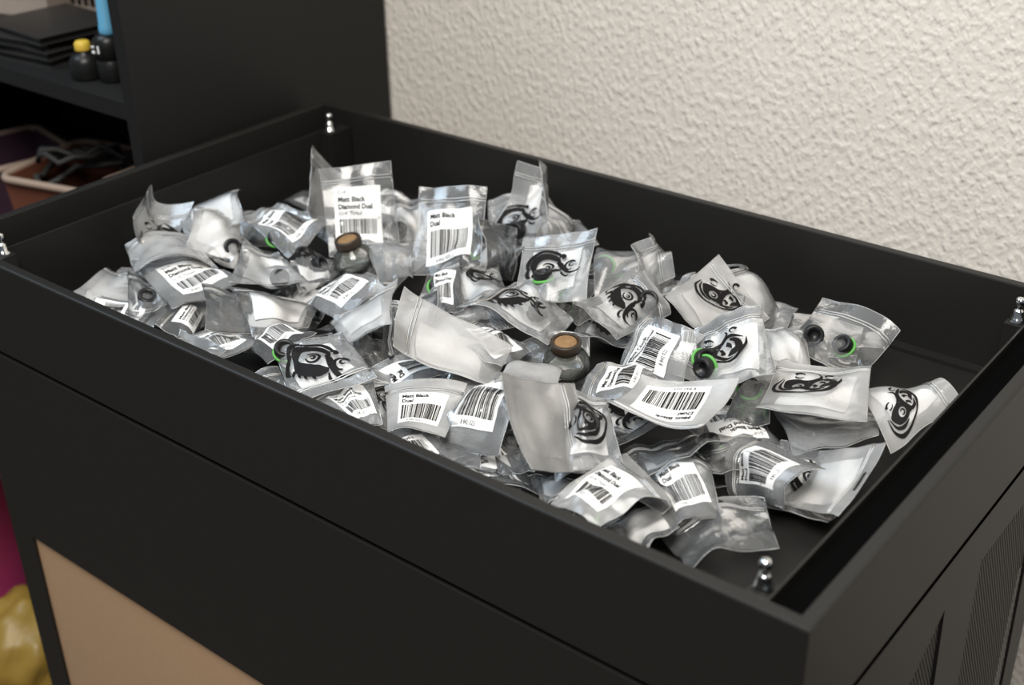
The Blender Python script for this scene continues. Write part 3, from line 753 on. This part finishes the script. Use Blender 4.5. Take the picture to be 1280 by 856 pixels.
    ('a40', 'B', -0.6377, 0.2259, -0.0453, -0.2461, -0.3622, 1.3533, 0.0617, 0.0896, 1, 'bag with text-covered sticker below the first corked bottle', (-0.004, -0.008, 0, 0), None, False, [(-0.0308, 0.0422), (0.0308, 0.0474), (0.0298, -0.047), (-0.0303, -0.0428)], None),
    ('a42', 'P', -0.6450, 0.3106, -0.0408, 0.0950, 0.0306, 0.8827, 0.0463, 0.0871, 1, 'bluish flap right of the first corked bottle', None, None, False, [(-0.026, 0.0454), (0.0262, 0.0412), (0.0177, -0.0413), (-0.018, -0.0457)], None),
    ('a43', 'B', -0.7977, 0.2992, -0.0363, 0.1667, -0.2394, 1.4927, 0.0634, 0.0904, 1, 'bag lying near left wall with diamond-shaped view of barcode sticker', None, (-0.0228, -0.0097), False, [(-0.0248, 0.048), (0.0247, 0.0425), (0.0375, -0.0424), (-0.0373, -0.0478)], None),
    ('a44', 'W', -0.7416, 0.2180, -0.0459, 0.0214, 0.2227, 0.9290, 0.0641, 0.0985, 1, 'bag with blank white label and one chunky black fitting at left', None, (0.0111, -0.0268), False, [(-0.0193, 0.0561), (0.0186, 0.0428), (0.0435, -0.0441), (-0.0426, -0.0549)], None),
    ('a45', 'F', -0.7194, 0.2637, -0.0567, 0.0220, 0.1629, 1.0278, 0.0520, 0.0858, 0, 'dark clear bag left of the first corked bottle', None, (-0.0059, 0.0215), False, [(-0.0279, 0.0497), (0.0282, 0.0353), (0.0219, -0.0358), (-0.0224, -0.0497)], (0.997, -0.245, -0.211, 0.45, 0)),
    ('a46', 'F', -0.8987, 0.2010, -0.0303, 0.1096, 0.7389, 0.8412, 0.0596, 0.0924, 1, 'leftmost spiked bag with its tip raised against the left wall', (0.018, 0.006, 0.006, 0.004), None, False, [(-0.0241, 0.0495), (0.0239, 0.0429), (0.034, -0.0434), (-0.0337, -0.0492)], (1.0, 0.982, 0.208, -0.201, 1)),
    ('a47', 'P', -0.8395, 0.1696, -0.0335, -0.0827, 0.1610, 1.0571, 0.0787, 0.0913, 3, 'curled milky sheet-like bag below the leftmost spiked bag', (-0.016, 0.004, 0, 0), None, False, [(-0.0389, 0.0452), (0.0389, 0.0466), (0.0409, -0.0463), (-0.0406, -0.045)], None),
    ('a48', 'P', -0.8364, 0.2345, -0.0304, 0.2356, 0.3335, 0.8774, 0.0574, 0.0915, 2, 'grey-white bag with hang hole near the left wall', None, (0.0166, -0.0329), True, [(-0.0262, 0.036), (0.0263, 0.0557), (0.0295, -0.0546), (-0.0297, -0.0374)], None),
    ('a49', 'P', -0.8761, 0.2599, -0.0300, 0.0889, -0.3489, 7.2241, 0.0719, 0.0883, 1, 'bag leaning behind the hang-hole bag at the left wall', None, None, False, [(-0.0383, 0.0433), (0.0384, 0.0449), (0.034, -0.0449), (-0.0339, -0.0432)], None),
    ('a50', 'B', -0.7896, 0.1550, -0.0434, 0.1146, 0.0205, 1.3394, 0.0804, 0.0918, 1, 'bag near left front with tilted barcode label below the curled sheet', None, None, False, [(-0.0371, 0.0574), (0.0362, 0.0339), (0.0451, -0.0354), (-0.044, -0.0556)], None),
    ('a51', 'P', -0.8822, 0.1244, -0.0704, -0.0007, 0.4050, 0.7533, 0.0511, 0.0966, 2, 'flat bag in the front left corner of the tray', None, None, False, [(-0.0128, 0.0415), (0.0123, 0.0558), (0.0352, -0.0547), (-0.0351, -0.0425)], None),
    ('a52', 'P', -0.8061, 0.1124, -0.0527, 0.0485, 0.0721, 0.9494, 0.0399, 0.0906, 0, 'bag with round black fitting near the front left corner', None, (0.0, -0.0199), False, [(-0.0171, 0.0514), (0.0169, 0.0388), (0.0197, -0.0401), (-0.0196, -0.0507)], None),
    ('a53', 'B', -0.7435, 0.1114, -0.0627, 0.5855, 0.1794, 2.2092, 0.0707, 0.0400, 0, 'small curved barcode label bag at the front left rim', (-0.01, -0.006, 0, 0), None, False, [(-0.0308, 0.0212), (0.03, 0.0155), (0.0408, -0.0155), (-0.04, -0.0214)], None),
    ('a54', 'B', -0.6811, 0.0994, -0.0606, -0.0404, 0.0730, 1.4130, 0.0614, 0.0798, 1, 'bag with flat white text label tucked along the front left rim', None, None, False, [(-0.0354, 0.0412), (0.0362, 0.0375), (0.0247, -0.0372), (-0.0258, -0.0421)], None),
    ('a55', 'P', -0.6988, 0.1402, -0.0484, -0.0086, 0.3361, 0.8776, 0.0631, 0.0872, 0, 'crinkled dark clear bag in the left part of the pile', None, (0.0046, -0.0037), False, [(-0.0337, 0.0473), (0.0339, 0.0398), (0.0289, -0.0399), (-0.029, -0.0468)], None),
    ('a56', 'P', -0.6650, 0.1672, -0.0502, 0.0503, 0.2736, 0.9304, 0.0747, 0.0764, 0, 'bluish wrinkled bag below the blank white label bag', None, None, False, [(-0.0482, 0.0499), (0.0485, 0.0255), (0.0276, -0.0264), (-0.028, -0.0484)], None),
    ('a57', 'B', -0.6325, 0.1291, -0.0566, -0.2567, -0.1691, 1.3117, 0.0513, 0.0911, 0, 'bag with dark barcode lines left of the front logo bag', None, None, False, [(-0.0215, 0.0445), (0.0217, 0.0469), (0.0275, -0.0464), (-0.0277, -0.0447)], None),
    ('a58', 'F', -0.5316, 0.0971, -0.0357, 6.2762, 0.1755, 4.1841, 0.0730, 0.0950, 1, 'front left logo bag with crisp black swirl beside a green ring', (-0.003, -0.002, 0.001, 0), (0.0249, -0.0292), False, [(-0.0397, 0.0485), (0.0396, 0.0467), (0.0333, -0.0468), (-0.0331, -0.0486)], (0.959, 2.423, -0.051, 0.107, 0)),
    ('a59', 'B', -0.4803, 0.0834, -0.0510, -0.0420, -0.1164, 1.1270, 0.0482, 0.0781, 1, 'bag with plain white label just below the crisp swirl logo', None, None, False, [(-0.0336, 0.0365), (0.0345, 0.041), (0.0132, -0.0401), (-0.0139, -0.0376)], None),
    ('a60', 'F', -0.4631, 0.1184, -0.0627, -0.0805, 0.3715, 0.7218, 0.0447, 0.0891, 1, 'bag showing a black crescent of logo by the front rim', None, None, False, [(-0.0217, 0.0442), (0.0218, 0.0445), (0.0208, -0.0444), (-0.0211, -0.045)], (1.0, -1.242, -0.4, -0.034, 0)),
    ('a61', 'B', -0.4249, 0.1136, -0.0526, 0.0792, -0.0019, 0.6221, 0.0619, 0.0798, 3, 'milky bag at front centre with faded text label', None, None, False, [(-0.0376, 0.039), (0.0374, 0.0402), (0.0246, -0.0404), (-0.0245, -0.0391)], None),
    ('a63', 'P', -0.3806, 0.1097, -0.0746, -0.3577, 0.0354, 0.8167, 0.0430, 0.0839, 0, 'clear bag corner under the arching bluish bag at front rim', None, None, False, [(-0.0275, 0.0361), (0.0279, 0.047), (0.014, -0.0463), (-0.0144, -0.038)], None),
    ('a64', 'B', -0.3105, 0.2473, -0.0487, -0.0655, 0.0156, 1.9285, 0.0697, 0.0581, 1, 'bag with stack of horizontal barcode bars right of the bright zip bag', None, None, False, [(-0.0339, 0.0295), (0.034, 0.027), (0.0355, -0.0267), (-0.0359, -0.0297)], None),
    ('a65', 'B', -0.2381, 0.2216, -0.0333, 0.1150, 0.0638, 3.3279, 0.0842, 0.0889, 3, 'large milky bag lying across the right front, zip towards the viewer', (0.006, 0.01, 0.003, 0), None, False, [(-0.0413, 0.0466), (0.0418, 0.0419), (0.0438, -0.0412), (-0.0439, -0.0476)], None),
    ('a66', 'P', -0.2237, 0.2027, -0.0654, -0.4104, -0.1820, 0.8755, 0.0731, 0.0923, 0, 'shiny clear bag with dark slot under the large crosswise bag', None, None, True, [(-0.0342, 0.0519), (0.0338, 0.0407), (0.0392, -0.0416), (-0.0388, -0.0504)], None),
    ('a67', 'P', -0.1961, 0.2401, -0.0727, -0.2235, -0.2591, 0.6123, 0.0536, 0.0855, 0, 'clear bag holding a green-ringed fitting behind the fan-like barcode', None, (-0.0102, 0.0089), False, [(-0.0306, 0.0481), (0.0302, 0.0375), (0.0227, -0.0386), (-0.0224, -0.0467)], None),
    ('a68', 'P', -0.6268, 0.4836, -0.0508, 0.1314, 0.0935, 0.6652, 0.0425, 0.0889, 1, 'dim bag at the back left of the tallest pointed bag', None, None, False, [(-0.0218, 0.043), (0.0218, 0.0457), (0.0172, -0.0455), (-0.0172, -0.0434)], None),
    ('a69', 'P', -0.5295, 0.4866, -0.0467, -0.0871, -0.3483, 0.8248, 0.0345, 0.0910, 1, 'small bag tip at back behind the milky square-label bag', None, None, False, [(-0.0119, 0.0396), (0.0119, 0.0512), (0.0176, -0.0507), (-0.0179, -0.0408)], None),
    ('a70', 'P', -0.7082, 0.4035, -0.0467, 0.2113, 0.0774, 0.6640, 0.0471, 0.0903, 0, 'dim bag between the two upright sticker bags', None, (-0.007, -0.026), False, [(-0.0208, 0.0462), (0.0207, 0.0439), (0.0233, -0.0444), (-0.0231, -0.046)], None),
    ('a71', 'P', -0.3426, 0.1331, -0.0707, -0.2191, -0.0428, 0.8194, 0.0313, 0.0904, 0, 'dark clear bag under the left edge of the bright zip bag', None, (0.0023, -0.0028), False, [(-0.0145, 0.0317), (0.0148, 0.0587), (0.0137, -0.0558), (-0.014, -0.0348)], None),
    ('a72', 'P', -0.2724, 0.1104, -0.0689, -0.3678, 0.0280, 6.9451, 0.0440, 0.0834, 0, 'clear bag below the bright zip bag near the front rim', None, None, False, [(-0.0276, 0.0426), (0.0276, 0.0403), (0.0156, -0.041), (-0.0156, -0.0428)], None),
    ('a73', 'P', -0.2128, 0.3252, -0.0657, -0.1430, -0.1013, 0.3512, 0.0336, 0.0925, 0, 'clear bag with faint green ring left of the wide flat logo bag', None, (-0.0067, 0.0062), False, [(-0.011, 0.051), (0.011, 0.0418), (0.0192, -0.043), (-0.019, -0.0497)], None),
    ('a74', 'P', -0.5524, 0.1899, -0.0757, 0.1182, 0.2667, 0.9191, 0.0510, 0.0843, 0, 'dark bag deep in the gap right of the front left logo bag', None, (-0.015, 0.019), False, [(-0.0281, 0.045), (0.0286, 0.0387), (0.021, -0.0386), (-0.0214, -0.0455)], None),
    ('a75', 'P', -0.4480, 0.3685, -0.0667, -0.1808, -0.0180, 0.6798, 0.0400, 0.0897, 0, 'small clear bag deep in the gap behind the second corked bottle', None, (-0.0097, 0.0016), False, [(-0.0188, 0.05), (0.0188, 0.0392), (0.0181, -0.0406), (-0.018, -0.0497)], None),
]
for i, b in enumerate(BAGS):
    make_bag(i, *b)

# the lowest layer: bags mostly buried under the others
rb = random.Random(77)
free_names = [(b[2], b[3], b[11]) for b in BAGS if len(b[11].split()) <= 12]
def buried_label(x, y):
    best = min(free_names, key=lambda q: (q[0] - x) ** 2 + (q[1] - y) ** 2)
    free_names.remove(best)
    return 'bag buried under the ' + best[2]
k = 0
for ix in range(9):
    for iy in range(5):
        bx = -.93 + .095 * ix + .055 + rb.uniform(-.02, .02); by = .062 + .098 * iy + rb.uniform(-.018, .018)
        if bx > -.17 and (by > .40 or by < .16): continue
        if bx > -.12: continue
        make_bag(200 + k, 'low%d' % k, 'FBPP'[k % 4], bx, by, -.074 + rb.uniform(-.004, .010), rb.uniform(-.28, .28), rb.uniform(-.28, .28), rb.uniform(0, 6.28), .072, .088,
                 (0, 1, 1, 0)[k % 4], buried_label(bx, by), None, None, False)
        k += 1

FITTINGS = [
    ('a3', 0.0176, -0.0339, -0.004, 0.50, 0.30, 1, 'black fitting with green ring in the upright skewed-sticker bag'),
    ('a4', -0.0126, -0.0307, 0.003, 0.50, 0.30, 2, 'black fitting low in the tallest pointed bag'),
    ('a6', -0.0077, -0.0187, 0.006, -0.55, 0.10, 1, 'black fitting with bright green ring in the square-label milky bag'),
    ('a8', 0.0090, -0.0290, 0.006, 1.10, 1.20, 1, 'fitting with vertical green ring in the pointed-end bag'),
    ('a10', 0.0066, 0.0224, 0.003, 0.40, 0.20, 2, 'dark fitting in the side-tipped logo bag'),
    ('a15', -0.0252, -0.0090, 0.006, 1.00, 0.90, 1, 'left of two green-ringed fittings under the heart-shaped logo'),
    ('a15', -0.0220, -0.0189, 0.006, 1.00, -0.60, 1, 'right of two green-ringed fittings under the heart-shaped logo'),
    ('a17', 0.0123, -0.0086, 0.003, 0.70, -0.60, 1, 'fitting with wide green ring in the rightmost back bag'),
    ('a17', -0.0192, -0.0119, 0.003, 1.00, 0.50, 2, 'shiny dark fitting in the rightmost back bag, left of the green ring'),
    ('a25', 0.0051, -0.0261, -0.004, 0.80, 0.30, 1, 'fitting with bright green ring poking out at the front rim'),
    ('a29', 0.0036, -0.0076, 0.003, 0.20, 0.30, 2, 'black fitting behind the logo right of the bright zip bag'),
    ('a36', -0.0011, -0.0133, 0.003, 0.60, 0.30, 2, 'black fitting in the bag with small curled logo'),
    ('a38', -0.0137, 0.0220, -0.004, 0.90, 0.80, 1, 'black fitting with green end left of the brownish barcode bag'),
    ('a43', -0.0228, -0.0097, -0.004, 0.40, 0.20, 1, 'fitting with faint green ring below the diamond-shaped sticker'),
    ('a44', 0.0111, -0.0268, 0.003, 1.20, 0.40, 2, 'chunky black fitting beside the blank white label'),
    ('a45', -0.0059, 0.0215, 0.003, 0.50, 0.30, 2, 'upper dark fitting in the bag left of the first corked bottle'),
    ('a45', 0.0052, -0.0024, 0.003, 0.90, 0.90, 2, 'lower dark fitting in the bag left of the first corked bottle'),
    ('a48', 0.0166, -0.0329, 0.003, 0.80, 0.20, 2, 'dark fitting low in the hang-hole bag'),
    ('a52', 0.0000, -0.0199, 0.003, 0.40, 0.20, 2, 'round black fitting near the front left corner'),
    ('a55', 0.0046, -0.0037, 0.003, 0.80, 0.40, 2, 'dark fitting in the crinkled bag on the left'),
    ('a58', 0.0249, -0.0292, 0.006, -0.50, 0.20, 1, 'black capped fitting with green ring left of the crisp swirl logo'),
    ('a67', -0.0102, 0.0089, 0.003, 0.30, 0.20, 1, 'green-ringed fitting behind the fan-like barcode label'),
    ('a70', -0.0070, -0.0260, 0.003, 0.60, 0.20, 2, 'dark fitting between the two upright sticker bags'),
    ('a71', 0.0023, -0.0028, 0.003, 0.70, 0.20, 2, 'dark fitting under the left edge of the bright zip bag'),
    ('a73', -0.0067, 0.0062, 0.003, 0.50, 0.40, 1, 'green-ringed fitting half hidden left of the wide flat logo bag'),
    ('a74', -0.0150, 0.0190, 0.003, 0.60, 0.20, 2, 'upper dark fitting in the gap beside the front left logo bag'),
    ('a74', 0.0098, -0.0232, 0.003, 0.70, 0.90, 2, 'lower dark fitting in the gap beside the front left logo bag'),
    ('a75', -0.0097, 0.0016, 0.003, 0.90, 0.10, 1, 'green-ringed fitting down in the gap behind the second corked bottle'),
]
for f in FITTINGS:
    add_fitting(*f)

# ------------------------------------------------------------------ the two corked glass bottles lying among the bags
def corked(label, loc, rot):
    t = thing('corked_bottle', label, 'bottle', loc, rot, 'corked bottles in the tray')
    g = mesh_obj('glass_body', *lathe_data([(0, 0), (.012, 0), (.019, .003), (.0225, .010), (.0225, .018), (.019, .025), (.0135, .029), (.0125, .033),
                                        (.0112, .033), (.0118, .0285), (.0172, .0238), (.0205, .0175), (.0205, .0105), (.0175, .0048), (.011, .002), (0, .002)], 36), 'glass', t, True)
    mesh_obj('cap_rim', *lathe_data([(.0112, .0305), (.0140, .0310), (.0145, .0330), (.0145, .0395), (.0138, .0405), (.0115, .0405), (.0110, .0395), (.0110, .0330)], 32), 'corkrim', t, True)
    mesh_obj('cork', *lathe_data([(.0106, .024), (.0108, .0335), (.0106, .0392), (.0090, .0400), (0, .0402)], 28), 'cork', t, True)
corked('corked glass bottle in front of the upright sticker bag on the left', (-0.6830, 0.2968, RIM -0.0620), (0.18, -0.12, 0))
corked('corked glass bottle in the middle of the tray, in a dark gap', (-0.3767, 0.2621, RIM -0.0720), (0.1, 0.05, 0))
